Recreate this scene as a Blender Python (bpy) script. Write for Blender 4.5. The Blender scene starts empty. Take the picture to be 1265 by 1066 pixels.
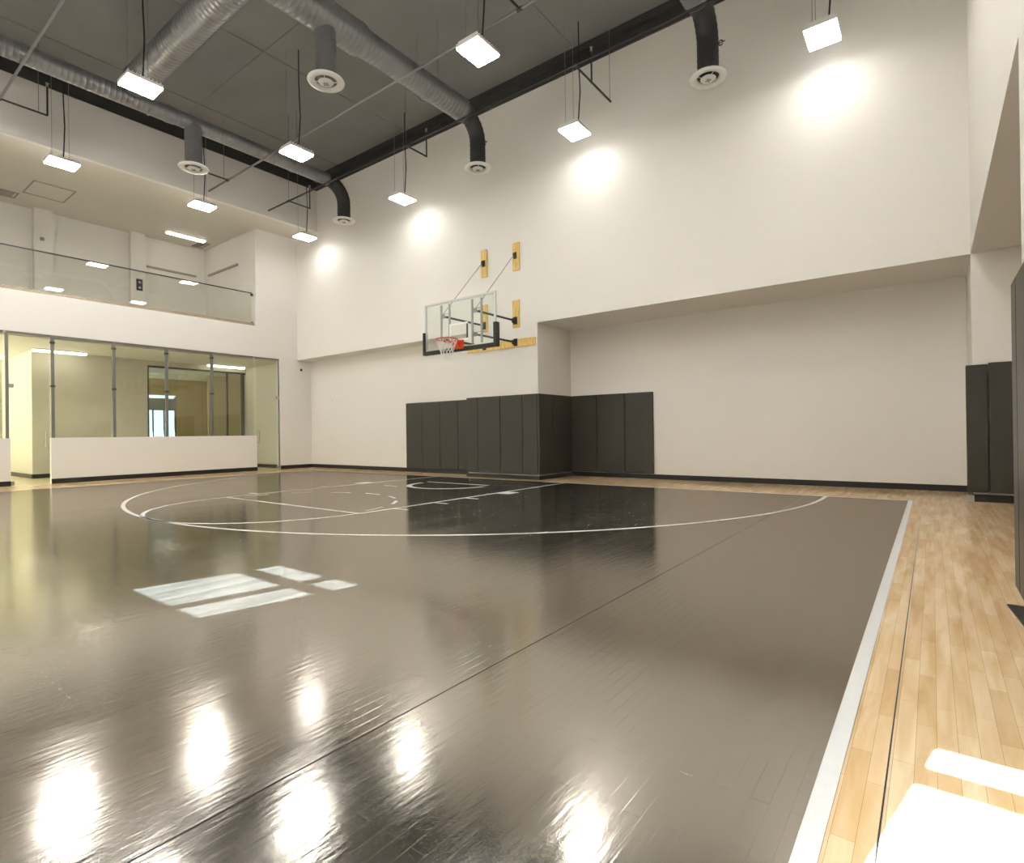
import bpy, bmesh, math, random
from mathutils import Vector, Matrix
random.seed(7)
S = bpy.context.scene
C = S.collection

# ---------------------------------------------------------------- camera, world, sun, exposure
CAMH = 1.12
def make_camera():
    yaw, pit, rol = math.radians(37.1383), math.radians(0.1717), math.radians(-0.7303)
    Fw = Vector((-math.sin(yaw)*math.cos(pit), math.cos(yaw)*math.cos(pit), math.sin(pit)))
    R = Vector((math.cos(yaw), math.sin(yaw), 0))
    U = R.cross(Fw)
    R2 = R*math.cos(rol) + U*math.sin(rol)
    U2 = -R*math.sin(rol) + U*math.cos(rol)
    cd = bpy.data.cameras.new('camera')
    co = bpy.data.objects.new('camera', cd)
    C.objects.link(co)
    m = Matrix((R2, U2, -Fw)).transposed().to_4x4()
    m.translation = Vector((0, 0, CAMH))
    co.matrix_world = m
    cd.sensor_fit = 'HORIZONTAL'
    cd.sensor_width = 36.0
    cd.lens = 36.0*685.5/1265.0
    cd.clip_start = 0.05
    S.camera = co
make_camera()

w = bpy.data.worlds.new('world'); S.world = w; w.use_nodes = True
bg = w.node_tree.nodes['Background']
bg.inputs['Color'].default_value = (0.62, 0.80, 1.0, 1)
bg.inputs['Strength'].default_value = 3.0

sd = bpy.data.lights.new('sun', 'SUN'); sd.energy = 360; sd.angle = math.radians(0.18); sd.color = (.78, .90, 1.0)
so = bpy.data.objects.new('sun', sd); C.objects.link(so)
SUN = Vector((0.2, 1.0, -0.714)).normalized()
so.rotation_euler = SUN.to_track_quat('-Z', 'Y').to_euler()
so.location = (-1, -10, 9)

S.view_settings.view_transform = 'Standard'
S.view_settings.look = 'None'
S.view_settings.gamma = 1.0
S.view_settings.exposure = 0.06
S.view_settings.use_curve_mapping = False
LAMP = (27, 66, 90, 105, 105)          # radiance of the high bay lenses, row by row from the hoop wall

# ---------------------------------------------------------------- materials
def mat(name, col, rough=.6, metal=0, ior=1.45, emit=None, strength=0, spec=.5):
    m = bpy.data.materials.new(name); m.use_nodes = True
    b = m.node_tree.nodes['Principled BSDF']
    b.inputs['Base Color'].default_value = (*col, 1)
    b.inputs['Roughness'].default_value = rough
    b.inputs['Metallic'].default_value = metal
    b.inputs['IOR'].default_value = ior
    b.inputs['Specular IOR Level'].default_value = spec
    if emit:
        b.inputs['Emission Color'].default_value = (*emit, 1)
        b.inputs['Emission Strength'].default_value = strength
    return m
def nodes(m): return m.node_tree.nodes, m.node_tree.links, m.node_tree.nodes['Principled BSDF']

def noisy(name, col, amount=.06, scale=3.0, rough=.6, bump=0.0, bscale=60, **k):
    """plain painted / rubbery surface with faint tone variation and fine bump"""
    m = mat(name, col, rough, **k); n, l, b = nodes(m)
    tc = n.new('ShaderNodeTexCoord')
    t = n.new('ShaderNodeTexNoise'); t.inputs['Scale'].default_value = scale; t.inputs['Detail'].default_value = 5
    l.new(tc.outputs['Object'], t.inputs['Vector'])
    mx = n.new('ShaderNodeMix'); mx.data_type = 'RGBA'
    mx.inputs['A'].default_value = (*[c*(1-amount) for c in col], 1)
    mx.inputs['B'].default_value = (*[min(1, c*(1+amount)) for c in col], 1)
    l.new(t.outputs['Fac'], mx.inputs['Factor']); l.new(mx.outputs['Result'], b.inputs['Base Color'])
    if bump:
        t2 = n.new('ShaderNodeTexNoise'); t2.inputs['Scale'].default_value = bscale
        l.new(tc.outputs['Object'], t2.inputs['Vector'])
        bp = n.new('ShaderNodeBump'); bp.inputs['Strength'].default_value = bump; bp.inputs['Distance'].default_value = .004
        l.new(t2.outputs['Fac'], bp.inputs['Height']); l.new(bp.outputs['Normal'], b.inputs['Normal'])
    return m

WALL = noisy('cream_paint', (.84, .81, .755), .015, .7, .55, .03, 180)
CEILW = noisy('white_ceiling_paint', (.74, .70, .61), .015, .7, .7)
DARK = noisy('charcoal_ceiling_paint', (.18, .174, .170), .16, .9, .6)
DARKT = noisy('black_trim_paint', (.035, .034, .032), .1, 2, .5)
LOBBY = noisy('lobby_paint', (.73, .69, .58), .02, 1, .6)
TAN = noisy('tan_paint', (.66, .50, .26), .05, 1, .6)
BLACK = mat('black_vinyl_base', (.012, .011, .010), .35)
PAD = noisy('black_pad_vinyl', (.034, .031, .024), .15, 2, .5, .12, 350)
PADN = noisy('black_pad_vinyl_close', (.030, .029, .028), .15, 2, .30, .10, 350)
DUCT = noisy('dark_grey_duct_paint', (.20, .197, .203), .12, 4, .33, metal=.45)
DUCT.node_tree.nodes['Principled BSDF'].inputs['Coat Weight'].default_value = .6
DUCT.node_tree.nodes['Principled BSDF'].inputs['Coat Roughness'].default_value = .2
ELBOW = noisy('black_flexible_duct', (.018, .018, .018), .2, 6, .6)
PIPE = mat('dark_pipe_paint', (.20, .197, .19), .35, .3)
PIPEB = mat('black_cable', (.012, .012, .012), .5)
WIRE = mat('steel_wire', (.35, .35, .33), .35, .9)
STEEL = mat('brushed_steel', (.62, .60, .56), .22, 1)
MULL = mat('grey_aluminium', (.20, .20, .185), .4, .5)
DKSTEEL = mat('dark_steel', (.055, .055, .05), .4, .6)
WHITEP = mat('white_enamel', (.90, .89, .86), .3)
WHITEL = noisy('white_court_line_paint', (.86, .86, .84), .04, 20, .22)
REDP = mat('orange_red_enamel', (.72, .075, .025), .35)
NET = mat('white_net_cord', (.88, .87, .83), .7)
BLKSOFT = mat('black_backboard_padding', (.012, .013, .012), .5)
CHROME = mat('galvanised_steel', (.40, .41, .40), .45, .6)
LENS = [mat('led_lens', (.9, .9, .9), .4, emit=(1, .975, .93), strength=v) for v in LAMP]
FLUO = mat('fluorescent_diffuser', (.9, .9, .85), .4, emit=(1, .96, .84), strength=5.5)
WARM = mat('warm_spot_lens', (.9, .8, .6), .4, emit=(1, .70, .36), strength=40)
GREYV = mat('grey_vent', (.36, .34, .30), .6)
RED = mat('small_red_bulb', (.8, .3, .1), .4)

def glass(name, tint=(.97, .985, .97), f0=.045):
    """thin clear sheet: tinted transmission plus a mirror reflection that rises at grazing angles"""
    m = bpy.data.materials.new(name); m.use_nodes = True
    n, l = m.node_tree.nodes, m.node_tree.links
    n.clear()
    o = n.new('ShaderNodeOutputMaterial'); mx = n.new('ShaderNodeMixShader')
    tr = n.new('ShaderNodeBsdfTransparent'); tr.inputs['Color'].default_value = (*tint, 1)
    gl = n.new('ShaderNodeBsdfGlossy'); gl.inputs['Roughness'].default_value = 0.0
    lw = n.new('ShaderNodeLayerWeight'); lw.inputs['Blend'].default_value = .5
    pw = n.new('ShaderNodeMath'); pw.operation = 'POWER'; pw.inputs[1].default_value = 5
    ma = n.new('ShaderNodeMath'); ma.operation = 'MULTIPLY_ADD'; ma.inputs[1].default_value = 1-f0; ma.inputs[2].default_value = f0
    l.new(lw.outputs['Facing'], pw.inputs[0]); l.new(pw.outputs[0], ma.inputs[0]); l.new(ma.outputs[0], mx.inputs[0])
    l.new(tr.outputs[0], mx.inputs[1]); l.new(gl.outputs[0], mx.inputs[2])
    l.new(mx.outputs[0], o.inputs[0])
    return m
GLASS = glass('clear_glass')
GLASSG = glass('green_tinted_glass', (.955, .965, .94), .05)
GLASSD = glass('tinted_inner_glass', (.84, .87, .82), .06)
GBOARD = glass('backboard_glass', (.965, .985, .975), .03)

def maple():
    m = mat('maple_strip_floor', (.78, .56, .33), .13, ior=1.5); n, l, b = nodes(m)
    tc = n.new('ShaderNodeTexCoord'); mp = n.new('ShaderNodeMapping'); mp.inputs['Rotation'].default_value = (0, 0, math.radians(90))
    l.new(tc.outputs['Object'], mp.inputs['Vector'])
    bk = n.new('ShaderNodeTexBrick'); bk.inputs['Scale'].default_value = 1
    bk.inputs['Brick Width'].default_value = .52; bk.inputs['Row Height'].default_value = .06
    bk.inputs['Mortar Size'].default_value = .0006; bk.inputs['Mortar Smooth'].default_value = .3
    bk.offset = .37; bk.inputs['Bias'].default_value = -.1
    bk.inputs['Color1'].default_value = (.94, .74, .48, 1); bk.inputs['Color2'].default_value = (.82, .58, .32, 1)
    bk.inputs['Mortar'].default_value = (.40, .25, .12, 1)
    l.new(mp.outputs[0], bk.inputs['Vector'])
    ns = n.new('ShaderNodeTexNoise'); ns.inputs['Scale'].default_value = 1; ns.inputs['Detail'].default_value = 8; ns.inputs['Distortion'].default_value = .6
    mp2 = n.new('ShaderNodeMapping'); mp2.inputs['Scale'].default_value = (14, 1.6, 1)
    l.new(tc.outputs['Object'], mp2.inputs['Vector']); l.new(mp2.outputs[0], ns.inputs['Vector'])
    cr = n.new('ShaderNodeValToRGB'); cr.color_ramp.elements[0].position = .32; cr.color_ramp.elements[0].color = (.80, .66, .46, 1)
    cr.color_ramp.elements[1].position = .62; cr.color_ramp.elements[1].color = (1, 1, 1, 1)
    l.new(ns.outputs['Fac'], cr.inputs[0])
    mx = n.new('ShaderNodeMix'); mx.data_type = 'RGBA'; mx.blend_type = 'MULTIPLY'; mx.inputs['Factor'].default_value = .75
    l.new(bk.outputs['Color'], mx.inputs['A']); l.new(cr.outputs['Color'], mx.inputs['B'])
    l.new(mx.outputs['Result'], b.inputs['Base Color'])
    return m
MAPLE = maple()

def court():
    m = mat('black_polished_court', (.03, .028, .025), .12, ior=6.8); n, l, b = nodes(m)
    b.inputs['Specular IOR Level'].default_value = .5; b.inputs['Specular Tint'].default_value = (1, .945, .86, 1)
    tc = n.new('ShaderNodeTexCoord'); mp = n.new('ShaderNodeMapping'); mp.inputs['Rotation'].default_value = (0, 0, math.radians(90))
    l.new(tc.outputs['Object'], mp.inputs['Vector'])
    bk = n.new('ShaderNodeTexBrick'); bk.inputs['Scale'].default_value = 1
    bk.inputs['Brick Width'].default_value = .75; bk.inputs['Row Height'].default_value = .057
    bk.inputs['Mortar Size'].default_value = .0011; bk.inputs['Mortar Smooth'].default_value = .4; bk.offset = .37
    bk.inputs['Color1'].default_value = (.027, .025, .022, 1); bk.inputs['Color2'].default_value = (.016, .015, .013, 1)
    bk.inputs['Mortar'].default_value = (.006, .006, .006, 1)
    l.new(mp.outputs[0], bk.inputs['Vector'])
    # scuffs: stretched thresholded noise
    mp3 = n.new('ShaderNodeMapping'); mp3.inputs['Scale'].default_value = (14, 7, 1); mp3.inputs['Rotation'].default_value = (0, 0, .5)
    l.new(tc.outputs['Object'], mp3.inputs['Vector'])
    sc = n.new('ShaderNodeTexNoise'); sc.inputs['Scale'].default_value = 1.4; sc.inputs['Detail'].default_value = 4; sc.inputs['Roughness'].default_value = .75
    l.new(mp3.outputs[0], sc.inputs['Vector'])
    cr = n.new('ShaderNodeValToRGB'); cr.color_ramp.elements[0].position = .63; cr.color_ramp.elements[0].color = (0, 0, 0, 1)
    cr.color_ramp.elements[1].position = .69; cr.color_ramp.elements[1].color = (1, 1, 1, 1)
    # chips gather in the right half of the lane; long thin scratches everywhere
    ds = n.new('ShaderNodeVectorMath'); ds.operation = 'DISTANCE'; ds.inputs[1].default_value = (-4.6, 7.4, 0)
    l.new(tc.outputs['Object'], ds.inputs[0])
    mk = n.new('ShaderNodeMapRange'); mk.inputs['From Min'].default_value = 2.2; mk.inputs['From Max'].default_value = 4.2
    mk.inputs['To Min'].default_value = .065; mk.inputs['To Max'].default_value = -.10
    l.new(ds.outputs['Value'], mk.inputs['Value'])
    sm = n.new('ShaderNodeMath'); sm.operation = 'ADD'; l.new(sc.outputs['Fac'], sm.inputs[0]); l.new(mk.outputs[0], sm.inputs[1])
    ms = n.new('ShaderNodeMapping'); ms.inputs['Scale'].default_value = (75, 2.4, 1); ms.inputs['Rotation'].default_value = (0, 0, .12)
    l.new(tc.outputs['Object'], ms.inputs['Vector'])
    st = n.new('ShaderNodeTexNoise'); st.inputs['Scale'].default_value = 1; st.inputs['Detail'].default_value = 1; l.new(ms.outputs[0], st.inputs['Vector'])
    s2 = n.new('ShaderNodeMath'); s2.operation = 'MULTIPLY'; s2.inputs[1].default_value = .80; l.new(st.outputs['Fac'], s2.inputs[0])
    m2 = n.new('ShaderNodeMath'); m2.operation = 'MAXIMUM'; l.new(sm.outputs[0], m2.inputs[0]); l.new(s2.outputs[0], m2.inputs[1])
    l.new(m2.outputs[0], cr.inputs[0])
    mx = n.new('ShaderNodeMix'); mx.data_type = 'RGBA'; mx.inputs['B'].default_value = (.34, .32, .29, 1)
    l.new(cr.outputs['Color'], mx.inputs['Factor']); l.new(bk.outputs['Color'], mx.inputs['A'])
    l.new(mx.outputs['Result'], b.inputs['Base Color'])
    # roughness haze
    ns = n.new('ShaderNodeTexNoise'); ns.inputs['Scale'].default_value = 1.1; ns.inputs['Detail'].default_value = 6; ns.inputs['Roughness'].default_value = .6
    mp2 = n.new('ShaderNodeMapping'); mp2.inputs['Scale'].default_value = (2.2, .7, 1)
    l.new(tc.outputs['Object'], mp2.inputs['Vector']); l.new(mp2.outputs[0], ns.inputs['Vector'])
    mr = n.new('ShaderNodeMapRange'); mr.inputs['From Min'].default_value = .3; mr.inputs['From Max'].default_value = .7
    mr.inputs['To Min'].default_value = .055; mr.inputs['To Max'].default_value = .12
    l.new(ns.outputs['Fac'], mr.inputs['Value']); rb = n.new('ShaderNodeMath'); rb.operation = 'MULTIPLY_ADD'; rb.inputs[1].default_value = 1.6
    l.new(bk.outputs['Color'], rb.inputs[0]); l.new(mr.outputs[0], rb.inputs[2]); l.new(rb.outputs[0], b.inputs['Roughness'])
    # bump: plank joints + orange peel
    n3 = n.new('ShaderNodeTexNoise'); n3.inputs['Scale'].default_value = 1; n3.inputs['Detail'].default_value = 2
    m3 = n.new('ShaderNodeMapping'); m3.inputs['Scale'].default_value = (34, 5, 1)      # slight cupping across the strips
    l.new(tc.outputs['Object'], m3.inputs['Vector']); l.new(m3.outputs[0], n3.inputs['Vector'])
    n4 = n.new('ShaderNodeTexNoise'); n4.inputs['Scale'].default_value = 230; n4.inputs['Detail'].default_value = 2   # grain
    l.new(tc.outputs['Object'], n4.inputs['Vector'])
    a4 = n.new('ShaderNodeMath'); a4.operation = 'MULTIPLY_ADD'; a4.inputs[1].default_value = .22
    l.new(n4.outputs['Fac'], a4.inputs[0]); l.new(n3.outputs['Fac'], a4.inputs[2])
    ad = n.new('ShaderNodeMath'); ad.operation = 'MULTIPLY_ADD'; ad.inputs[1].default_value = -.7
    l.new(bk.outputs['Fac'], ad.inputs[0]); l.new(a4.outputs[0], ad.inputs[2])
    bp = n.new('ShaderNodeBump'); bp.inputs['Strength'].default_value = .22; bp.inputs['Distance'].default_value = .0030
    l.new(ad.outputs[0], bp.inputs['Height']); l.new(bp.outputs['Normal'], b.inputs['Normal'])
    return m
COURT = court()

def pine():
    m = mat('pine_board', (.72, .50, .20), .5); n, l, b = nodes(m)
    tc = n.new('ShaderNodeTexCoord'); mp = n.new('ShaderNodeMapping'); mp.inputs['Scale'].default_value = (30, 30, 3)
    l.new(tc.outputs['Object'], mp.inputs['Vector'])
    t = n.new('ShaderNodeTexNoise'); t.inputs['Scale'].default_value = 1.2; t.inputs['Detail'].default_value = 5
    l.new(mp.outputs[0], t.inputs['Vector'])
    cr = n.new('ShaderNodeValToRGB'); cr.color_ramp.elements[0].color = (.62, .39, .09, 1); cr.color_ramp.elements[0].position = .35
    cr.color_ramp.elements[1].color = (.86, .62, .22, 1); cr.color_ramp.elements[1].position = .65
    l.new(t.outputs['Fac'], cr.inputs[0]); l.new(cr.outputs['Color'], b.inputs['Base Color'])
    return m
PINE = pine()

# ---------------------------------------------------------------- mesh helpers
def obj(name, bm, m, parent=None, kind=None, smooth=False, label=None):
    me = bpy.data.meshes.new(name); bm.normal_update()
    # move origin to the centre of the geometry's base
    bm.to_mesh(me); bm.free(); me.materials.append(m)
    if smooth:
        for p in me.polygons: p.use_smooth = True
    o = bpy.data.objects.new(name, me); C.objects.link(o)
    if parent: o.parent = parent; o.matrix_parent_inverse = Matrix.Translation(-parent.location)
    if kind: o['kind'] = kind
    if label: o['label'] = label
    return o
def struct(name, bm, m, parent=None, smooth=False):
    return obj(name, bm, m, parent, None if parent else 'structure', smooth)
def thing(name, label, cat, loc=(0, 0, 0), group=None):
    o = bpy.data.objects.new(name, None); C.objects.link(o); o.location = loc
    o['label'] = label; o['category'] = cat
    if group: o['group'] = group
    o.empty_display_size = .1
    return o
def tag(o, label, cat, group=None):
    o['label'] = label; o['category'] = cat
    if group: o['group'] = group
    return o
def box(bm, x0, x1, y0, y1, z0, z1, bev=0, seg=2):
    x0, x1 = min(x0, x1), max(x0, x1); y0, y1 = min(y0, y1), max(y0, y1); z0, z1 = min(z0, z1), max(z0, z1)
    vs = [bm.verts.new((x, y, z)) for x in (x0, x1) for y in (y0, y1) for z in (z0, z1)]
    f = [(0, 1, 3, 2), (4, 6, 7, 5), (0, 4, 5, 1), (2, 3, 7, 6), (0, 2, 6, 4), (1, 5, 7, 3)]
    fs = [bm.faces.new([vs[i] for i in q]) for q in f]
    if bev:
        es = set(e for q in fs for e in q.edges)
        bmesh.ops.bevel(bm, geom=list(es), offset=bev, segments=seg, affect='EDGES', profile=.5)
    return bm
def BX(*a, bev=0, seg=2): return box(bmesh.new(), *a, bev=bev, seg=seg)
def boxes(L, bev=0):
    bm = bmesh.new()
    for a in L: box(bm, *a, bev=bev)
    return bm
def tube(bm, pts, r, n=12, cap=True):
    """r: a number or one radius per point"""
    pts = [Vector(p) for p in pts]
    rs = r if isinstance(r, (list, tuple)) else [r]*len(pts)
    up = None; prev = None
    for i, p in enumerate(pts):
        d = (pts[min(i+1, len(pts)-1)] - pts[max(i-1, 0)]).normalized()
        if up is None:
            up = Vector((0, 0, 1)) if abs(d.z) < .9 else Vector((0, 1, 0))
        s = d.cross(up).normalized(); up = s.cross(d).normalized()
        ring = [bm.verts.new(p + (s*math.cos(2*math.pi*k/n) + up*math.sin(2*math.pi*k/n))*rs[i]) for k in range(n)]
        if prev:
            for k in range(n): bm.faces.new((prev[k], prev[(k+1) % n], ring[(k+1) % n], ring[k]))
        elif cap: bm.faces.new(ring[::-1])
        prev = ring
    if cap: bm.faces.new(prev)
    return bm
def lathe(bm, prof, c, n=40, closed=False):
    rings = []
    for r, z in prof:
        rings.append([bm.verts.new((c[0]+r*math.cos(2*math.pi*k/n), c[1]+r*math.sin(2*math.pi*k/n), c[2]+z)) for k in range(n)])
    m = len(rings)
    for i in range(m if closed else m-1):
        a, b = rings[i], rings[(i+1) % m]
        for k in range(n): bm.faces.new((a[k], a[(k+1) % n], b[(k+1) % n], b[k]))
    if not closed:
        for rg in (rings[0], rings[-1]):
            try: bm.faces.new(rg)
            except ValueError: pass
    bmesh.ops.recalc_face_normals(bm, faces=bm.faces)
    return bm
def flat(bm, pts, z):
    bm.faces.new([bm.verts.new((x, y, z)) for x, y in pts]); return bm
def arcband(bm, cx, cy, r, a0, a1, wd, z, n=64):
    pi = []
    for k in range(n+1):
        a = math.radians(a0 + (a1-a0)*k/n)
        pi.append([bm.verts.new((cx+rr*math.cos(a), cy+rr*math.sin(a), z)) for rr in (r-wd/2, r+wd/2)])
    for k in range(n): bm.faces.new((pi[k][0], pi[k][1], pi[k+1][1], pi[k+1][0]))
    bmesh.ops.recalc_face_normals(bm, faces=bm.faces)
    for f in bm.faces:
        if f.normal.z < 0: f.normal_flip()
    return bm

# ---------------------------------------------------------------- dimensions (metres)
XR, XL = .494, -17.641
YA, YNL, YNR = 10.928, 11.461, 12.433
ZS, ZG, ZB, ZK, ZC, ZO = 3.751, 3.738, 7.947, 9.318, 9.72, 4.744
XD = -16.364
YREAR, YEND, XEND = -4.5, 12.7, 2.4
C1, C2 = -9.728, -7.48
YG, YO = 10.266, 9.46

# ---------------------------------------------------------------- room shell
struct('floor', BX(XL, XEND, YREAR, YEND, -.2, 0), MAPLE)
ct = struct('court_surface', BX(-15.9, -.25, YREAR+.02, 10.533, 0, .003), COURT)
struct('wall_back', boxes([
    (XL-.2, XEND+.2, YA, YEND, ZS, ZC+.2), (XL-.2, C1, YNL, YEND, 0, ZS), (C2, XR, YNR, YEND, 0, ZS),
    (C1, C2, YA, YEND, 0, ZS), (XR, XEND+.2, YA, YEND, 0, ZS)]), WALL)
struct('wall_left', boxes([
    (XL-.2, XL, YG, YNL, 0, ZG), (XL-.2, XL, YREAR, YNL, ZG, ZO), (XL-.2, XL, YO, YA, ZO, ZB),
    (XL-.2, XL, YREAR, .6, 0, ZG), (XL-.2, XL, YREAR, .6, ZO, ZB), ]), WALL)
struct('wall_right', boxes([
    (XR, XR+.2, YREAR, YA, ZS+.2, ZC), (XR, XEND+.2, YREAR, YA, ZS, ZS+.2), (XR, XEND+.2, YREAR, 5.06, 0, ZS),
    (XEND, XEND+.2, 5.06, YA, 0, ZS)]), WALL)
# rear wall with two high windows
W1 = (-5.97, -4.82, 4.33, 5.17); W2 = (-1.43, -.50, 4.15, 5.04)
def rear():
    L = []; y0, y1 = YREAR-.12, YREAR
    L.append((-21.4, W1[0], y0, y1, 0, ZC)); L.append((W1[1], W2[0], y0, y1, 0, ZC)); L.append((W2[1], XEND+.2, y0, y1, 0, ZC))
    for W in (W1, W2): L.append((W[0], W[1], y0, y1, 0, W[2])); L.append((W[0], W[1], y0, y1, W[3], ZC))
    struct('wall_front', boxes(L), WALL)
rear()
def rear_window(nm, W, tz, vx):
    f = boxes([(W[0]-.0, W[1], YREAR-.10, YREAR-.04, W[2], W[2]+.03), (W[0], W[1], YREAR-.10, YREAR-.04, W[3]-.03, W[3]),
               (W[0], W[0]+.03, YREAR-.10, YREAR-.04, W[2]+.03, W[3]-.03), (W[1]-.03, W[1], YREAR-.10, YREAR-.04, W[2]+.03, W[3]-.03),
               (W[0]+.03, W[1]-.03, YREAR-.09, YREAR-.05, tz-.04, tz+.04)] +
              ([(vx-.06, vx+.06, YREAR-.09, YREAR-.05, W[2]+.03, W[3]-.03)] if vx else []))
    o = struct(nm, f, MULL)
    obj('pane', BX(W[0]+.03, W[1]-.03, YREAR-.074, YREAR-.068, W[2]+.03, W[3]-.03), GLASS, o)
rear_window('window_1', W1, 4.93, -5.205)
rear_window('window_2', W2, 4.845, None)

struct('ceiling', BX(XD-.2, XR+.2, YREAR, YA, ZC, ZC+.2), DARK)
struct('ceiling', BX(-21.4, XD-.14, YREAR, YA, ZB, ZB+.15), CEILW)       # lower ceiling over the balcony
struct('trim_1', BX(XD-.14, XD, YREAR, YA, ZB, ZC), WALL)                # fascia between the two ceilings
struct('trim_2', BX(XD, XD+.03, YREAR, YA-.04, ZK, ZC), DARKT)           # black painted band on the fascia
struct('trim_3', boxes([(XD+.0, XR, YA-.035, YA, ZK, ZC), (XD+.0, XR, YA-.16, YA-.035, ZC-.16, ZC)]), DARKT)
bm = bmesh.new()
for x in (-15.0, -11.83, -6.3, -3.1): box(bm, x-.02, x+.02, YREAR, YA-.17, ZC-.012, ZC)
for y in (-1.2, 3.2, 6.6): box(bm, XD+.04, XR, y-.02, y+.02, ZC-.010, ZC)
struct('trim_4', bm, DARK)                                              # panel joints of the dark ceiling

# balcony shell
struct('balcony_floor', BX(-21.4, XL-.2, YREAR, YO+.1, ZG+.16, ZO), CEILW)
bm = boxes([(-21.4, -21.2, YREAR, YO, ZO, ZB), (-21.4, XL-.2, YO, YO+.14, ZO, ZB)])
for y0, y1 in ((-1.0, -.55), (1.9, 2.35), (4.55, 4.99), (7.02, 7.44)): box(bm, -21.2, -20.97, y0, y1, ZO, ZB)
struct('wall_balcony', bm, WALL)
# lobby shell
struct('lobby_floor', BX(-27.2, XL, YREAR, 12.6, -.2, -.001), noisy('lobby_tile', (.70, .60, .40), .05, 2, .25))
struct('ceiling', BX(-27.2, XL-.2, YREAR, 12.6, 3.66, 3.80), LOBBY)
XB = -20.45
struct('wall_lobby', boxes([
    (XB-.12, XB, 4.35, 7.28, 0, 3.66), (XB-.12, XB, 7.28, 10.55, 3.50, 3.66), (XB-.12, XL-.2, 10.55, 10.7, 0, 3.66),
    (-24, XB-.12, 4.35, 4.5, 0, 3.66), (-24.1, -24, -4.5, 4.5, 0, 3.66)]), LOBBY)
struct('wall_inner', boxes([
    (-26.6, -26.5, 4.5, 9.20, 0, 3.66), (-26.6, -26.5, 10.55, 12.6, 0, 3.66), (-26.6, -26.5, 9.20, 10.55, 0, .5),
    (-26.6, -26.5, 9.20, 10.55, 2.95, 3.66), (-26.6, XB-.12, 12.5, 12.6, 0, 3.66), (-24.0, -23.9, 10.75, 12.5, 0, 3.66)]), TAN)
f = struct('window_3', boxes([(-26.58, -26.52, 9.20, 10.55, .5, .56), (-26.58, -26.52, 9.20, 10.55, 2.3, 2.42), (-26.58, -26.52, 9.2, 9.26, .5, 2.9),
    (-26.58, -26.52, 9.62, 9.67, .5, 2.4), (-26.58, -26.52, 10.05, 10.10, .5, 2.4), (-26.58, -26.52, 10.49, 10.55, .5, 2.9)]), MULL)
obj('pane', BX(-26.555, -26.545, 9.2, 10.55, .5, 2.95), GLASS, f)
obj('roller_blind', BX(-26.515, -26.505, 9.2, 10.55, 2.36, 2.82), mat('blue_grey_blind', (.30, .34, .36), .8), f)
# inner partition glazing with dark frame
f = struct('window_4', boxes([(XB-.1, XB-.02, 7.28, 10.55, 3.44, 3.50), (XB-.1, XB-.02, 7.28, 7.33, 0, 3.44), (XB-.1, XB-.02, 10.40, 10.50, 0, 3.44),
    (XB-.1, XB-.02, 9.86, 9.90, 0, 3.44)]), mat('bronze_frame', (.07, .055, .035), .5, .3))
obj('pane', BX(XB-.065, XB-.055, 7.33, 10.40, .02, 3.44), GLASSD, f)
# white door leaf in the passage left of the lobby
d = struct('door_1', BX(-24, -23.95, 3.0, 4.2, 0, 3.0), WHITEP)
obj('door_frame', boxes([(-24, -23.93, 2.93, 3.0, 0, 3.07), (-24, -23.93, 4.2, 4.27, 0, 3.07), (-24, -23.93, 3.0, 4.2, 3.0, 3.07)]), WHITEP, d)
obj('door_handle', BX(-23.95, -23.88, 3.1, 3.14, .95, 1.25), STEEL, d)

# baseboards
def bb(name, L): struct(name, boxes(L), BLACK)
bb('baseboard_back', [(XL, C1, YNL-.015, YNL, 0, .12), (C2+.0, XR, YNR-.015, YNR, 0, .11), (C1, C2, YA-.075, YA, 0, .09),
                      (C2, C2+.06, YA-.075, YNR-.015, 0, .09), (XR, XEND, YA-.07, YA, 0, .11), (XR-.015, XR, YA, YNR-.015, 0, .11)])
bb('baseboard_left', [(XL, XL+.015, YG, YNL-.015, 0, .12)])
bb('baseboard_right', [(XR-.015, XR, YREAR, 5.06, 0, .10), (XR, XEND, 5.06, 5.075, 0, .10)])
bb('baseboard_lobby', [(XB, XB+.015, 4.35, 7.28, 0, .12), (XB-.12, XL-.2, 10.535, 10.55, 0, .12), (-23.9, XB, 4.335, 4.35, 0, .12)])

# knee walls under the glass partition
for i, (y0, y1) in enumerate(((4.12, 9.45), (.6, 3.35))):
    k = struct('wall_knee', BX(XL-.12, XL, y0, y1, 0, 1.15), WALL)
    struct('baseboard_knee', BX(XL, XL+.015, y0, y1, 0, .12), BLACK, k)
# ---------------------------------------------------------------- glass partition
XP = XL-.05
ys = [4.17, 5.49, 6.79, 8.06, 9.40]
wn = 5
def pane_unit(y0, y1, z0):
    global wn
    fr = boxes([(XP-.03, XP+.03, y0-.035, y0+.035, z0, ZG-.05), (XP-.03, XP+.03, y0+.035, y1-.035, ZG-.05, ZG), (XP-.03, XP+.03, y0-.035, y0+.035, ZG-.05, ZG)])
    o = struct('window_%d' % wn, fr, MULL); wn += 1
    obj('pane', BX(XP-.006, XP+.006, y0+.035, y1-.035, z0, ZG-.05), GLASSG, o)
    if z0 > 1:
        for z in (2.45, 3.55):
            obj('glass_clamp', BX(XP-.035, XP+.045, y0-.05, y0+.05, z-.025, z+.025, bev=.008), DKSTEEL, o)
for a, b_ in zip(ys[:-1], ys[1:]): pane_unit(a, b_, 1.15)
for a, b_ in ((.63, 1.95), (1.95, 3.27)): pane_unit(a, b_, 1.15)
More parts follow.
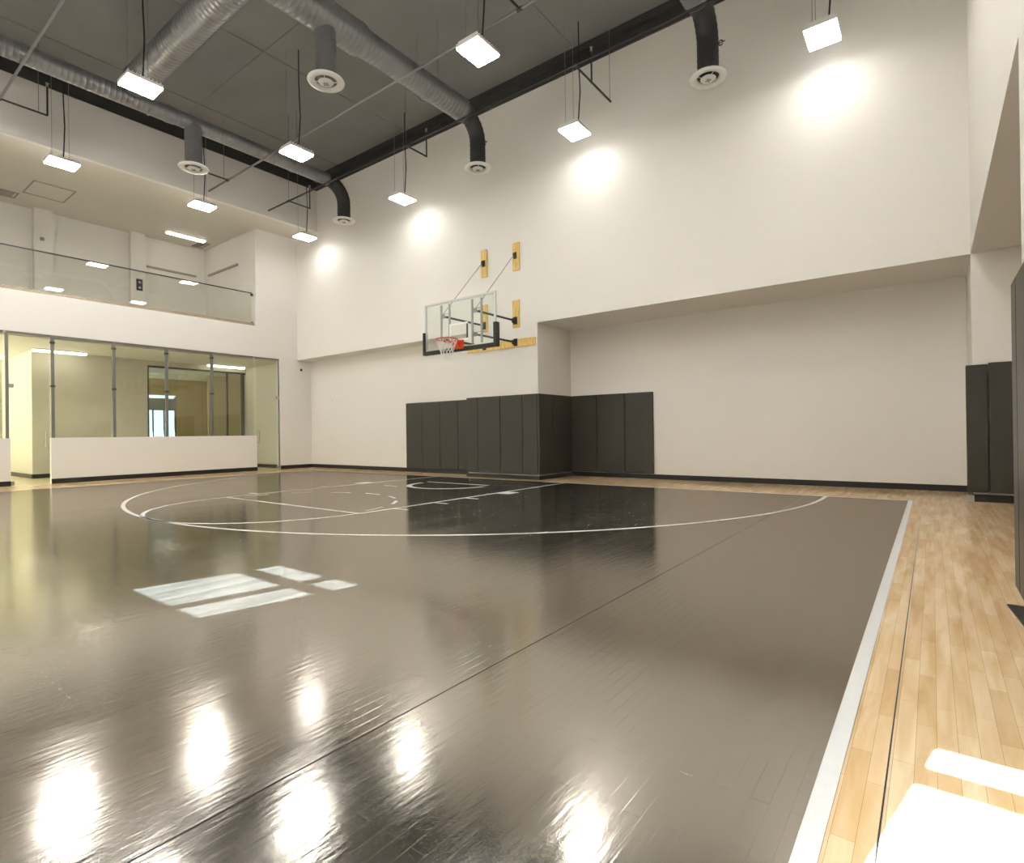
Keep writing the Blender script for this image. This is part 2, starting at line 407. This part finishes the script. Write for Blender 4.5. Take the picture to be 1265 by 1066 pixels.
# glass doors at each end of the knee wall
def glass_door(nm, y0, y1, hy, right):
    fr = boxes([(XP-.03, XP+.03, y0, y1, ZG-.05, ZG), (XP-.02, XP+.02, y1-.03, y1, .01, ZG-.05)] if right else
               [(XP-.03, XP+.03, y0, y1, ZG-.05, ZG), (XP-.03, XP+.03, y0-.03, y0+.03, .01, ZG-.05)])
    o = struct(nm, fr, MULL)
    obj('pane', BX(XP-.006, XP+.006, y0+.035, y1-.035, .02, ZG-.06), GLASSG, o)
    bm = bmesh.new()
    tube(bm, [(XP, hy, .92), (XP+.07, hy, .92), (XP+.07, hy, 1.30), (XP, hy, 1.30)], .012, 8)
    obj('door_handle', bm, STEEL, o)
    for z in (.06, 2.42):
        obj('hinge', BX(XP-.03, XP+.03, (y1-.10 if right else y0+.03), (y1-.02 if right else y0+.12), z-.05, z+.05), STEEL, o)
glass_door('door_2', 3.30, 4.13, 4.02, False)
glass_door('door_3', 9.44, YG, 9.52, True)
# ---------------------------------------------------------------- balcony railing
t = thing('glass_railing', 'frameless glass balcony railing with slim dark handrail on the upper level', 'railing', (XL-.08, 4.5, ZO))
XRL = XL-.08
rs = [-.4, 1.7, 3.8, 5.94, 8.06, 9.36]
for a, b_ in zip(rs[:-1], rs[1:]):
    obj('glass_panel', BX(XRL-.006, XRL+.006, a+.008, b_-.008, ZO+.06, 5.80), GLASSG, t)
obj('handrail', boxes([(XRL-.02, XRL+.02, -.4, 9.36, 5.80, 5.825)]), DKSTEEL, t)
obj('base_shoe', BX(XRL-.04, XRL+.06, -.4, 9.42, ZO, ZO+.09), mat('bronze_metal', (.42, .35, .27), .25, 1), t, label='brushed metal base channel')
for z in (ZO+.10, 5.76): obj('corner_clamp', BX(XRL-.025, XRL+.025, 9.33, 9.40, z-.035, z+.035), DKSTEEL, t)

# balcony bits
tag(obj('door_header', BX(-21.2, -21.15, 7.56, 9.14, 6.91, 6.97), GREYV), 'grey horizontal bar above the doorway on the balcony back wall', 'trim bar')
tag(obj('door_header', BX(-20.88, -18.78, 9.41, 9.46, 6.95, 7.01), GREYV), 'grey horizontal bar on the balcony end wall right of the back corner', 'trim bar')
t = thing('call_panel', 'small black wall panel with two white symbols on the balcony column', 'panel', (-20.97, 7.25, 6.08))
obj('plate', BX(-20.97, -20.945, 7.17, 7.35, 6.02, 6.40, bev=.006), BLACK, t)
for z in (6.28, 6.10):
    bm = bmesh.new()
    for q in [(7.215, 7.305, z, z+.022), (7.249, 7.271, z-.03, z), (7.249, 7.271, z+.022, z+.05)]: box(bm, -20.945, -20.94, *q)
    obj('symbol', bm, WHITEP, t)
for (x, y, z, lb) in ((-20.97, 4.73, 7.05, 'small grey strobe unit on the left balcony column'),):
    t = thing('strobe_unit', lb, 'alarm', (x, y, z)); obj('body', BX(x, x+.05, y-.05, y+.05, z-.05, z+.05, bev=.01), GREYV, t); obj('lens', BX(x+.05, x+.07, y-.02, y+.02, z-.02, z+.03), STEEL, t)
for y0, y1, x0, x1, lb in ((3.5, 4.05, -20.6, -20.1, 'grey air grille in the balcony ceiling at the left edge of the photo'), (8.9, 9.25, -21.0, -20.3, 'grey air grille in the balcony ceiling behind the fluorescent light')):
    t = thing('air_grille', lb, 'vent', ((x0+x1)/2, (y0+y1)/2, ZB-.02))
    obj('frame', boxes([(x0, x1, y0, y0+.03, ZB-.02, ZB), (x0, x1, y1-.03, y1, ZB-.02, ZB), (x0, x0+.03, y0, y1, ZB-.02, ZB), (x1-.03, x1, y0, y1, ZB-.02, ZB)]), GREYV, t)
    obj('slats', boxes([(x0+.03, x1-.03, y0+.04+i*.045, y0+.065+i*.045, ZB-.014, ZB) for i in range(int((y1-y0-.08)/.045))]), GREYV, t)
tag(obj('access_hatch', boxes([(-18.82, -18.78, 4.08, 5.0, ZB-.012, ZB-.001), (-19.9, -18.82, 4.08, 4.11, ZB-.012, ZB-.001), (-19.94, -19.9, 4.08, 5.0, ZB-.012, ZB-.001), (-19.9, -18.82, 4.97, 5.0, ZB-.012, ZB-.001)]), GREYV), 'thin outline of an access hatch in the balcony ceiling', 'hatch')

def strip_light(lb, x, y0, y1, z, group):
    t = thing('fluorescent_light', lb, 'light', (x, (y0+y1)/2, z), group)
    obj('housing', BX(x-.11, x+.11, y0, y1, z-.03, z), WHITEP, t)
    obj('diffuser', BX(x-.085, x+.085, y0+.02, y1-.02, z-.08, z-.03, bev=.015), FLUO, t)
strip_light('long fluorescent fixture on the balcony ceiling near its right end', -20.07, 7.74, 8.97, ZB, 'ceiling strip lights')
strip_light('long fluorescent fixture behind the lobby glass at the left', -19.98, 4.26, 5.53, 3.66, 'ceiling strip lights')
strip_light('long fluorescent fixture behind the lobby glass at the right', -20.05, 9.0, 10.30, 3.66, 'ceiling strip lights')
strip_light('fluorescent fixture in the passage at the far left of the lobby', -22.3, 2.9, 4.1, 3.66, 'ceiling strip lights')
strip_light('fluorescent fixture on the balcony ceiling left of the frame', -20.07, 1.2, 2.43, ZB, 'ceiling strip lights')
for i, (x, y) in enumerate(((-24.9, 11.4), (-23.2, 8.2))):
    t = thing('ceiling_spotlight', ('warm recessed spotlight washing the tan wall of the inner room', 'warm recessed spotlight over the middle of the inner room')[i], 'light', (x, y, 3.6))
    bm = bmesh.new(); lathe(bm, [(.05, 0), (.10, 0), (.10, .06), (.05, .06)], (x, y, 3.60), 20, True); obj('ring', bm, WHITEP, t)
    bm = bmesh.new(); lathe(bm, [(.049, .02), (.049, .04)], (x, y, 3.60), 20); obj('lens', bm, WARM, t)

# ---------------------------------------------------------------- court markings (paint on the court)
ZL1 = .0042
def line(name, L, lb=None):
    bm = bmesh.new()
    for x0, x1, y0, y1 in L: flat(bm, [(x0, y0), (x1, y0), (x1, y1), (x0, y1)], ZL1)
    return obj(name, bm, WHITEL, ct, label=lb)
line('sideline', [(-.309, -.25, YREAR+.02, 10.473)])
line('baseline', [(-15.9, -.25, 10.473, 10.533)])
KX, KR, FT = -8.47, 1.96, 4.98
line('lane_line', [(KX+KR-.03, KX+KR+.03, FT, 10.473)]); line('lane_line', [(KX-KR-.03, KX-KR+.03, FT, 10.473)])
line('free_throw_line', [(KX-KR+.03, KX+KR-.03, FT-.03, FT+.03)])
for s in (1, -1):
    x = KX+s*(KR+.03)
    for y0, y1 in ((5.57, 5.63), (6.42, 6.48), (7.17, 7.23), (8.05, 8.40)):
        line('lane_mark', [(min(x, x+s*.28), max(x, x+s*.28), y0, y1)])
bm = bmesh.new(); arcband(bm, KX, FT, 1.93, 180, 360, .06, ZL1); obj('free_throw_circle', bm, WHITEL, ct)
bm = bmesh.new()
for k in range(7): arcband(bm, KX, FT, 1.80, 8+k*25, 8+k*25+13, .06, ZL1, 6)
obj('dashed_circle', bm, WHITEL, ct)
bm = bmesh.new(); arcband(bm, KX, 10.12, 7.05, 180, 360, .06, ZL1, 160); obj('three_point_line', bm, WHITEL, ct)
line('three_point_end', [(KX+7.02, KX+7.08, 10.12, 10.473)]); line('three_point_end', [(KX-7.08, KX-7.02, 10.12, 10.473)])
bm = bmesh.new(); arcband(bm, KX, 8.95, .92, 180, 360, .12, ZL1); obj('restricted_arc', bm, WHITEL, ct)
line('restricted_line', [(KX-1.0, KX+.85, 9.15, 9.24)])
line('restricted_mark', [(KX-1.15, KX-.75, 8.0, 8.07)])
# panel seams of the floor
bm = bmesh.new(); flat(bm, [(-1.703, YREAR), (-1.697, YREAR), (-1.697, 10.47), (-1.703, 10.47)], .0036)
obj('floor_seam', bm, BLACK, ct)
bm = bmesh.new(); flat(bm, [(-.133, YREAR), (-.128, YREAR), (-.128, YNR-.02), (-.133, YNR-.02)], .0008)
struct('trim_5', bm, BLACK)

# ---------------------------------------------------------------- wall pads
def pad(lb, x0, x1, y0, y1, z0=.12, z1=2.055, m=PAD, group='black wall pads'):
    g = .004
    if (x1-x0) > (y1-y0): a = (x0+g, x1-g, y0, y1)
    else: a = (x0, x1, y0+g, y1-g)
    o = obj('wall_pad', BX(*a, z0, z1, bev=.014, seg=3), m)
    return tag(o, lb, 'pad', group)
T = .055
nm = ['leftmost', 'second', 'third', 'fourth']
xs = [-12.65, -11.95, -11.22, -10.53, -9.80]
for i in range(4): pad('black wall pad left of the column, %s from the left' % nm[i], xs[i], xs[i+1], YNL-T, YNL)
xs = [C1-.0, -9.34, -8.61, -7.92, C2+.0]
for i in range(4): pad('black wall pad on the front of the column below the hoop, %s from the left' % nm[i], xs[i], xs[i+1], YA-T, YA)
for i, (a, b_) in enumerate(((YA-T+.0, 11.55), (11.55, YNR-T-.004))): pad('black wall pad on the side of the column, %s' % ('nearer the court' if i == 0 else 'deeper in the recess'), C2+.002, C2+T, a, b_ + .002)
xs = [C2+.002, -6.71, -5.95, -5.22]
for i in range(3): pad('black wall pad right of the column, %s' % ['beside the column', 'the middle of three', 'rightmost of three'][i], xs[i], xs[i+1], YNR-T, YNR)
pad('narrow black wall pad wrapping the corner of the right pier', XR-.085, .67, YA-T-.01, YA-.002, .14, 2.06)
pad('black wall pad on the right pier beside the corner pad', .67, 1.40, YA-T-.01, YA-.002, .14, 2.08)
pad('black wall pad on the right pier in the recess, hidden side', 1.40, 2.13, YA-T-.01, YA-.002, .14, 2.08)
ysn = [5.10, 4.84, 4.1, 3.36, 2.62, 1.88, 1.14]
nl = ['narrow black wall pad at the end of the near right wall', 'black wall pad on the near right wall, cut off by the photo edge'] + ['black wall pad on the near right wall, %s beyond the frame' % s for s in ('first', 'second', 'third', 'fourth')]
for i in range(6): pad(nl[i], XR-T, XR-.0005, ysn[i+1], ysn[i], .03, 2.10, PADN, 'black wall pads of the near wall')
bm = bmesh.new()
for z in (.001, .012): flat(bm, [(.36, 4.64), (.438, 4.63), (.438, 3.4), (.43, 3.4), (.425, 3.8), (.395, 4.2)], z)
bm.verts.ensure_lookup_table(); n = 6
for k in range(n): bm.faces.new((bm.verts[k], bm.verts[(k+1) % n], bm.verts[n+(k+1) % n], bm.verts[n+k]))
bmesh.ops.recalc_face_normals(bm, faces=bm.faces)
tag(obj('rubber_mat', bm, BLACK), 'black rubber floor mat tip at the foot of the near right wall', 'mat')
t = thing('corner_guard', 'small grey plastic corner piece on the floor below the right pier pad', 'guard', (XR-.05, YA-.05, 0))
obj('guard_body', boxes([(XR-.075, XR-.002, YA-.10, YA-.085, 0, .10), (XR-.085, XR-.075, YA-.10, YA-.02, 0, .10)]), GREYV, t)

t = thing('security_camera', 'small dark camera on the left end wall of the recess', 'camera', (XL, 11.04, 3.43))
obj('bracket', BX(XL, XL+.05, 11.02, 11.06, 3.41, 3.46), WHITEP, t); bm = bmesh.new(); tube(bm, [(XL+.05, 11.04, 3.44), (XL+.15, 10.99, 3.40)], .035, 12); obj('camera_body', bm, DKSTEEL, t)
t = thing('wall_sensor', 'tiny grey sensor on the recessed wall left of the pads', 'sensor', (-16.33, YNL, 2.28))
bm = bmesh.new(); tube(bm, [(-16.33, YNL, 2.28), (-16.33, YNL-.03, 2.28)], .045, 16); obj('sensor_base', bm, WHITEP, t)
bm = bmesh.new(); tube(bm, [(-16.33, YNL-.03, 2.28), (-16.33, YNL-.045, 2.28)], .022, 12); obj('sensor_dome', bm, GREYV, t)

# ---------------------------------------------------------------- high bay lights
LX = [-15.87, -11.28, -5.93, -1.33]; LY = [10.15, 7.03, 3.96, .85, -2.3]; LZ = 7.45  # the last two rows are out of view, added to brighten the room
def lamp(x, y, lb, cordpipe=True):
    t = thing('high_bay_light', lb, 'light', (x, y, LZ), 'rectangular high bay lights')
    hx, hy = .235, .285
    bm = boxes([(x-hx, x+hx, y-hy, y+hy, LZ+.005, LZ+.06)])
    for k in range(9):
        yy = y-hy+.03+k*(2*hy-.06)/8
        box(bm, x-hx+.03, x+hx-.03, yy-.006, yy+.006, LZ+.06, LZ+.11)
    obj('housing', bm, WHITEP, t)
    obj('lens', BX(x-hx+.006, x+hx-.006, y-hy+.006, y+hy-.006, LZ-.03, LZ+.004, bev=.01), LENS[LY.index(y)], t)
    top = ZC if x > XD else ZB
    for s in (-1, 1):
        bm = bmesh.new()
        tube(bm, [(x-.12, y+s*.16, LZ+.06), (x-.12, y+s*.16, ZC)], .0045, 6)
        obj('suspension_wire', bm, WIRE, t)
    bm = bmesh.new()
    pts = [(x+.08, y, LZ+.06), (x+.10, y+.01, LZ+.35), (x+.13, y+.02, LZ+.8), (x+.12, y, LZ+1.5), (x+.12, y, ZC)]
    tube(bm, pts, .013, 8); obj('power_cord', bm, PIPEB, t)
    return t
rown = ['row nearest the hoop wall', 'second row from hoop wall', 'third row from hoop wall', 'unseen fourth row, added for light', 'unseen rearmost row, added for light']
coln = ['leftmost', 'second from left', 'third from left', 'rightmost']
for j, y in enumerate(LY):
    for i, x in enumerate(LX):
        lamp(x, y, 'glowing rectangular high bay light, %s in %s' % (coln[i], rown[j]))

# ---------------------------------------------------------------- ducts
def ribbed(p0, p1, r0, r1=None, step=.10, n=28):
    """straight duct run with raised spiral seams"""
    r1 = r1 or r0; p0, p1 = Vector(p0), Vector(p1); L = (p1-p0).length; k = max(2, int(L/step)); pts, rs = [], []
    for i in range(k):
        for f, dr in ((0, 0), (.78, 0), (.86, .0045), (.94, .0045)):
            u = (i+f)/k; pts.append(p0.lerp(p1, u)); rs.append(r0+(r1-r0)*u+dr)
    pts.append(p1); rs.append(r1)
    return tube(bmesh.new(), pts, rs, n)
def diffuser(t, x, y, z, R=.315):
    bm = bmesh.new()
    lathe(bm, [(R*.60, .012), (R*.62, .0), (R*.80, -.012), (R*.97, -.004), (R, .012), (R*.97, .03), (R*.60, .03)], (x, y, z), 48, True)
    d = obj('diffuser', bm, WHITEP, t, smooth=True, label='white round ceiling diffuser')
    bm = bmesh.new()
    lathe(bm, [(.02, -.030), (R*.22, -.034), (R*.30, -.020), (R*.32, -.026), (R*.40, -.014), (R*.42, -.006), (R*.40, .0), (.02, -.004)], (x, y, z), 48)
    obj('diffuser_cone', bm, WHITEP, d, smooth=True)
    for a in (0, 90, 180, 270):
        bm = bmesh.new()
        c, s = math.cos(math.radians(a+45)), math.sin(math.radians(a+45))
        tube(bm, [(x+c*R*.36, y+s*R*.36, z-.003), (x+c*R*.62, y+s*R*.62, z+.006)], .007, 6)
        obj('spoke', bm, WHITEP, d)
    bm = bmesh.new()
    box(bm, x-.05, x+.05, y-.012, y+.012, z-.045, z-.03); box(bm, x-.012, x+.012, y-.05, y+.05, z-.045, z-.03)
    obj('damper_blade', bm, GREYV, d)
def elbow(x, y0, zc, rb, y1, zd, rs_=.178):
    """bend from horizontal run at zc down to z zd, centre x"""
    R = y1-y0; pts, rs = [], []
    for k in range(17):
        a = math.radians(90*k/16)
        pts.append((x, y0+R*math.sin(a), zc-R+R*math.cos(a))); rs.append(rb+(rs_-rb)*min(1, k/6) + (.006 if k % 2 else 0))
    z = zc-R; k = 0
    while z > zd+.06:
        z -= .05; k += 1; pts.append((x, y1, z)); rs.append(rs_+(.006 if k % 2 else 0))
    pts.append((x, y1, zd)); rs.append(rs_)
    return tube(bmesh.new(), pts, rs, 28)
def hanger(t, x, y, zt, r):
    bm = bmesh.new(); tube(bm, [(x+r+.01, y, zt), (x+r+.01, y, ZC)], .007, 6); tube(bm, [(x-r-.01, y, zt), (x-r-.01, y, ZC)], .007, 6)
    lathe_pts = [(x+(r+.012)*math.cos(a), y, zt+(r+.012)*math.sin(a)) for a in [math.pi*k/12 - math.pi for k in range(13)]]
    tube(bm, lathe_pts, .010, 6)
    obj('duct_hanger', bm, PIPE, t)
def duct(lb, x, zc, r0, r1, taps, yred):
    t = thing('air_duct', lb, 'duct', (x, 3.5, zc-r0), 'long overhead air ducts')
    obj('duct_run', ribbed((x, YREAR, zc), (x, yred, zc), r0), DUCT, t, smooth=True)
    obj('duct_run', ribbed((x, yred+.12, zc), (x, 9.40, zc), r1), DUCT, t, smooth=True)
    obj('reducer', tube(bmesh.new(), [(x, yred-.02, zc), (x, yred, zc), (x, yred+.12, zc), (x, yred+.15, zc)], [r0+.012, r0+.012, r1+.012, r1+.012], 28), DUCT, t, smooth=True)
    obj('elbow', elbow(x, 9.36, zc, r1+.006, 9.90, 7.345), ELBOW, t, smooth=True, label='black corrugated elbow turning down')
    diffuser(t, x, 9.90, 7.315)
    bm = bmesh.new(); lathe_p = [(x+.178+.045+.035*math.cos(a), 9.90, 7.85+.045*math.sin(a)) for a in [2*math.pi*k/12 for k in range(12)]]
    tube(bm, lathe_p, .010, 6); l_ = obj('damper_lever', bm, PIPEB, t); bm = bmesh.new(); tube(bm, [(x+.17, 9.9, 7.85), (x+.30, 9.9, 7.86)], .008, 6); obj('lever_pin', bm, PIPEB, l_)
    for y in taps:
        pts, rs = [], []; z = zc-.05; k = 0
        while z > 7.40: pts.append((x, y, z)); rs.append(.178+(.006 if k % 2 else 0)); z -= .05; k += 1
        pts.append((x, y, 7.345)); rs.append(.178)
        obj('branch_duct', tube(bmesh.new(), pts, rs, 28), DUCT, t, smooth=True)
        diffuser(t, x, y, 7.315)
        bm = bmesh.new(); tube(bm, [(x+.17, y, 8.0), (x+.24, y+.02, 8.0)], .012, 6); obj('damper_lever', bm, PIPE, t)
        bm = bmesh.new(); tube(bm, [(x-.20, y-.05, 7.36), (x-.20, y-.05, 7.62)], .008, 6); obj('pull_rod', bm, PIPE, t)
    for y in (1.6, 4.9, 8.3): hanger(t, x, y, zc, max(r0, r1))
duct('dark grey round air duct along the left ceiling edge above the balcony side', -13.5, 8.335, .175, .165, [5.80], 5.25)
duct('grey round air duct running over the middle of the court', -8.4, 8.45, .29, .245, [5.82], 6.50)
duct('dark round air duct at right whose elbow hangs by the top edge', -3.07, 8.45, .29, .245, [], 6.5)
t = thing('air_duct', 'wide ribbed cross duct joining the left duct at an angle in the photo', 'duct', (-10, 4.52, 8.2))
obj('duct_run', ribbed((-13.0, 4.52, 8.50), (-8.72, 4.52, 8.50), .27, step=.11), DUCT, t, smooth=True)
obj('duct_collar', tube(bmesh.new(), [(-13.25, 4.52, 8.45), (-13.0, 4.52, 8.5), (-12.94, 4.52, 8.5)], [.20, .285, .285], 28), DUCT, t, smooth=True)

# ---------------------------------------------------------------- sprinkler pipes
def sprink(lb, y, z, x0, x1, branches, pm=PIPE):
    t = thing('sprinkler_pipe', lb, 'pipe', ((x0+x1)/2, y, z), 'sprinkler pipes')
    bm = bmesh.new(); tube(bm, [(x0, y, z), (x1, y, z)], .024, 10); obj('main_pipe', bm, pm, t, smooth=True)
    for (x, dy, ry, rod) in branches:
        bm = bmesh.new(); tube(bm, [(x, y, z), (x, y+dy, z)], .021, 8); b = obj('branch_pipe', bm, DKSTEEL, t)
        bm = bmesh.new(); tube(bm, [(x, y+ry, z), (x, y+ry, z+.62)], .018, 8); obj('riser', bm, DKSTEEL, b)
        bm = bmesh.new(); tube(bm, [(x, y+ry, z+.62), (x, y+ry, z+.66), (x, y+ry, z+.69), (x, y+ry, z+.70)], [.03, .018, .03, .035], 8); obj('sprinkler_head', bm, GREYV, b)
        bm = bmesh.new()
        for yy in rod: tube(bm, [(x, y+yy, z), (x, y+yy, ZC)], .006, 6)
        obj('hanger_rod', bm, PIPE, b)
        bm = bmesh.new(); tube(bm, [(x-.05, y, z), (x+.05, y, z)], .034, 8); obj('tee_fitting', bm, DKSTEEL, t)
sprink('thin sprinkler pipe crossing the top left corner of the ceiling', 2.77, 8.12, XD+.03, XR, [(-15.18, .77, .77, [.62])])
sprink('thin sprinkler pipe crossing below the middle duct', 7.42, 8.12, XD+.03, XR, [(-15.23, -.72, -.68, [-.1]), (-5.35, -.7, -.66, [-.3])])
sprink('thin sprinkler pipe running close to the hoop wall', 9.20, 8.12, XD+.03, XR, [(-15.2, .72, .70, [0]), (-10.08, .70, .69, [0]), (-5.35, 1.48, .65, [1.44])], PIPEB)

# ---------------------------------------------------------------- basketball hoop
D = 9.25
t = thing('basketball_hoop', 'wall mounted basketball hoop with glass backboard, red rim and pine mounting boards', 'basketball hoop', (KX, D, 3.0))
BXL, BXR, BZ0, BZ1 = -9.54, -7.40, 3.03, 4.165
g = obj('backboard', BX(BXL+.02, BXR-.02, D-.006, D+.006, BZ0+.02, BZ1-.02), GBOARD, t, label='clear glass backboard')
obj('backboard_frame', boxes([(BXL, BXR, D-.02, D+.025, BZ1-.04, BZ1), (BXL, BXR, D-.02, D+.025, BZ0, BZ0+.055),
    (BXL, BXL+.04, D-.02, D+.025, BZ0+.055, BZ1-.04), (BXR-.04, BXR, D-.02, D+.025, BZ0+.055, BZ1-.04)]), mat('white_grey_frame', (.62, .64, .62), .35, .3), t)
bm = boxes([(BXL-.035, BXR+.035, D-.045, D+.04, BZ0-.055, BZ0+.035), (BXL-.045, BXL+.028, D-.055, D+.05, BZ0-.055, 3.51), (BXR-.035, BXR+.055, D-.06, D+.06, BZ0-.055, 3.50)], bev=.012)
obj('edge_padding', bm, BLKSOFT, t, label='black rubber edge padding')
# target square
sq = (KX-.28, KX+.28, 3.21, 3.62)
obj('target_square', boxes([(sq[0], sq[1], D-.010, D-.0065, sq[3]-.045, sq[3]), (sq[0], sq[1], D-.010, D-.0065, sq[2], sq[2]+.045),
    (sq[0], sq[0]+.045, D-.010, D-.0065, sq[2]+.045, sq[3]-.045)]), WHITEP, g)
obj('target_edge', BX(sq[1]-.045, sq[1], D-.010, D-.0065, sq[2]+.045, sq[3]-.045), BLKSOFT, g, label='dark edge of the target square')
# rim
RC = (KX+.02, D-.42, 3.19); RR = .235
bm = bmesh.new()
pts = [(RC[0]+RR*math.cos(a), RC[1]+RR*math.sin(a), RC[2]) for a in [2*math.pi*k/40 for k in range(41)]]
tube(bm, pts, .013, 8, cap=False)
for s in (-1, 1):
    tube(bm, [(RC[0]+s*.20, RC[1]+.12, RC[2]-.01), (RC[0]+s*.17, D-.10, RC[2]-.03)], .012, 8)
    tube(bm, [(RC[0]+s*.08, RC[1]+.22, RC[2]-.01), (RC[0]+s*.12, D-.10, RC[2]-.12)], .010, 8)
box(bm, RC[0]-.20, RC[0]+.20, D-.15, D-.07, RC[2]-.025, RC[2]+.010, bev=.005)
rim = obj('rim', bm, REDP, t, smooth=False, label='red steel rim')
obj('rim_mount', boxes([(RC[0]-.15, RC[0]+.17, D-.10, D-.047, RC[2]-.17, RC[2]+.02), (RC[0]-.09, RC[0]+.11, D-.18, D-.10, RC[2]-.15, RC[2]-.02)], bev=.008), REDP, rim)
# net: 12 strands crossing in diamonds, narrowing downwards
bm = bmesh.new(); N = 12; lv = [(.232, 0), (.205, -.09), (.165, -.18), (.135, -.27), (.120, -.36), (.125, -.44)]
def np_(j, k): 
    r, z = lv[j]; a = 2*math.pi*(k + .5*(j % 2))/N
    return (RC[0]+r*math.cos(a), RC[1]+r*math.sin(a), RC[2]-.01+z)
for j in range(len(lv)-1):
    for k in range(N):
        for dk in ((0, -1) if j % 2 == 0 else (0, 1)):
            tube(bm, [np_(j, k), np_(j+1, k+dk)], .0055, 5)
obj('net', bm, NET, rim)
# rear structure
for x in (-9.06, -8.80, -8.11, -7.84):
    obj('support_strut', BX(x-.017, x+.017, D+.03, D+.07, 3.12 if x > -8.5 else 3.35, 4.10), CHROME, t)
for x0 in (-9.09, -8.10):
    for z in (3.87, 3.34):
        bm = bmesh.new(); tube(bm, [(x0, D+.14, z), (x0, YA-.06, z)], .024, 12)
        a = obj('support_arm', bm, BLKSOFT, t, smooth=False, label='black steel support arm')
        obj('wall_bracket', boxes([(x0-.055, x0+.055, YA-.055, YA-.04, z-.09, z+.09), (x0-.045, x0-.03, YA-.13, YA-.055, z-.055, z+.055), (x0+.03, x0+.045, YA-.13, YA-.055, z-.055, z+.055)]), BLKSOFT, a)
        xa, xb = (-9.08, -8.78) if x0 < -8.5 else (-8.13, -7.82)
        obj('strut_clamp', boxes([(xa, xb, D+.07, D+.085, z-.035, z-.020), (xa, xb, D+.07, D+.085, z+.020, z+.035), (x0-.04, x0+.04, D+.085, D+.16, z-.045, z+.045)], bev=.004), CHROME, a)
for x0, sx in ((-9.09, 1), (-8.08, 1)):
    bm = bmesh.new(); tube(bm, [(x0, YA-.10, 5.46), (x0, D+.14, 3.92)], .007, 8); r_ = obj('suspension_rod', bm, WIRE, t)
    obj('rod_bracket', boxes([(x0-.045, x0+.045, YA-.06, YA-.04, 5.38, 5.54), (x0-.03, x0+.03, YA-.11, YA-.06, 5.42, 5.50)], bev=.005), BLKSOFT, r_)
for s, z0, z1, xc in ((0, 5.11, 5.80, -9.085), (0, 5.10, 5.78, -8.065), (0, 3.70, 4.41, -9.10), (0, 3.70, 4.37, -8.085)):
    obj('mounting_board', BX(xc-.10, xc+.10, YA-.04, YA, z0, z1, bev=.004), PINE, t, label='vertical pine mounting board')
obj('mounting_board', BX(-9.70, -7.52, YA-.038, YA, 3.225, 3.415, bev=.004), PINE, t, label='long horizontal pine mounting board')
# diagonal cross cables between the arms
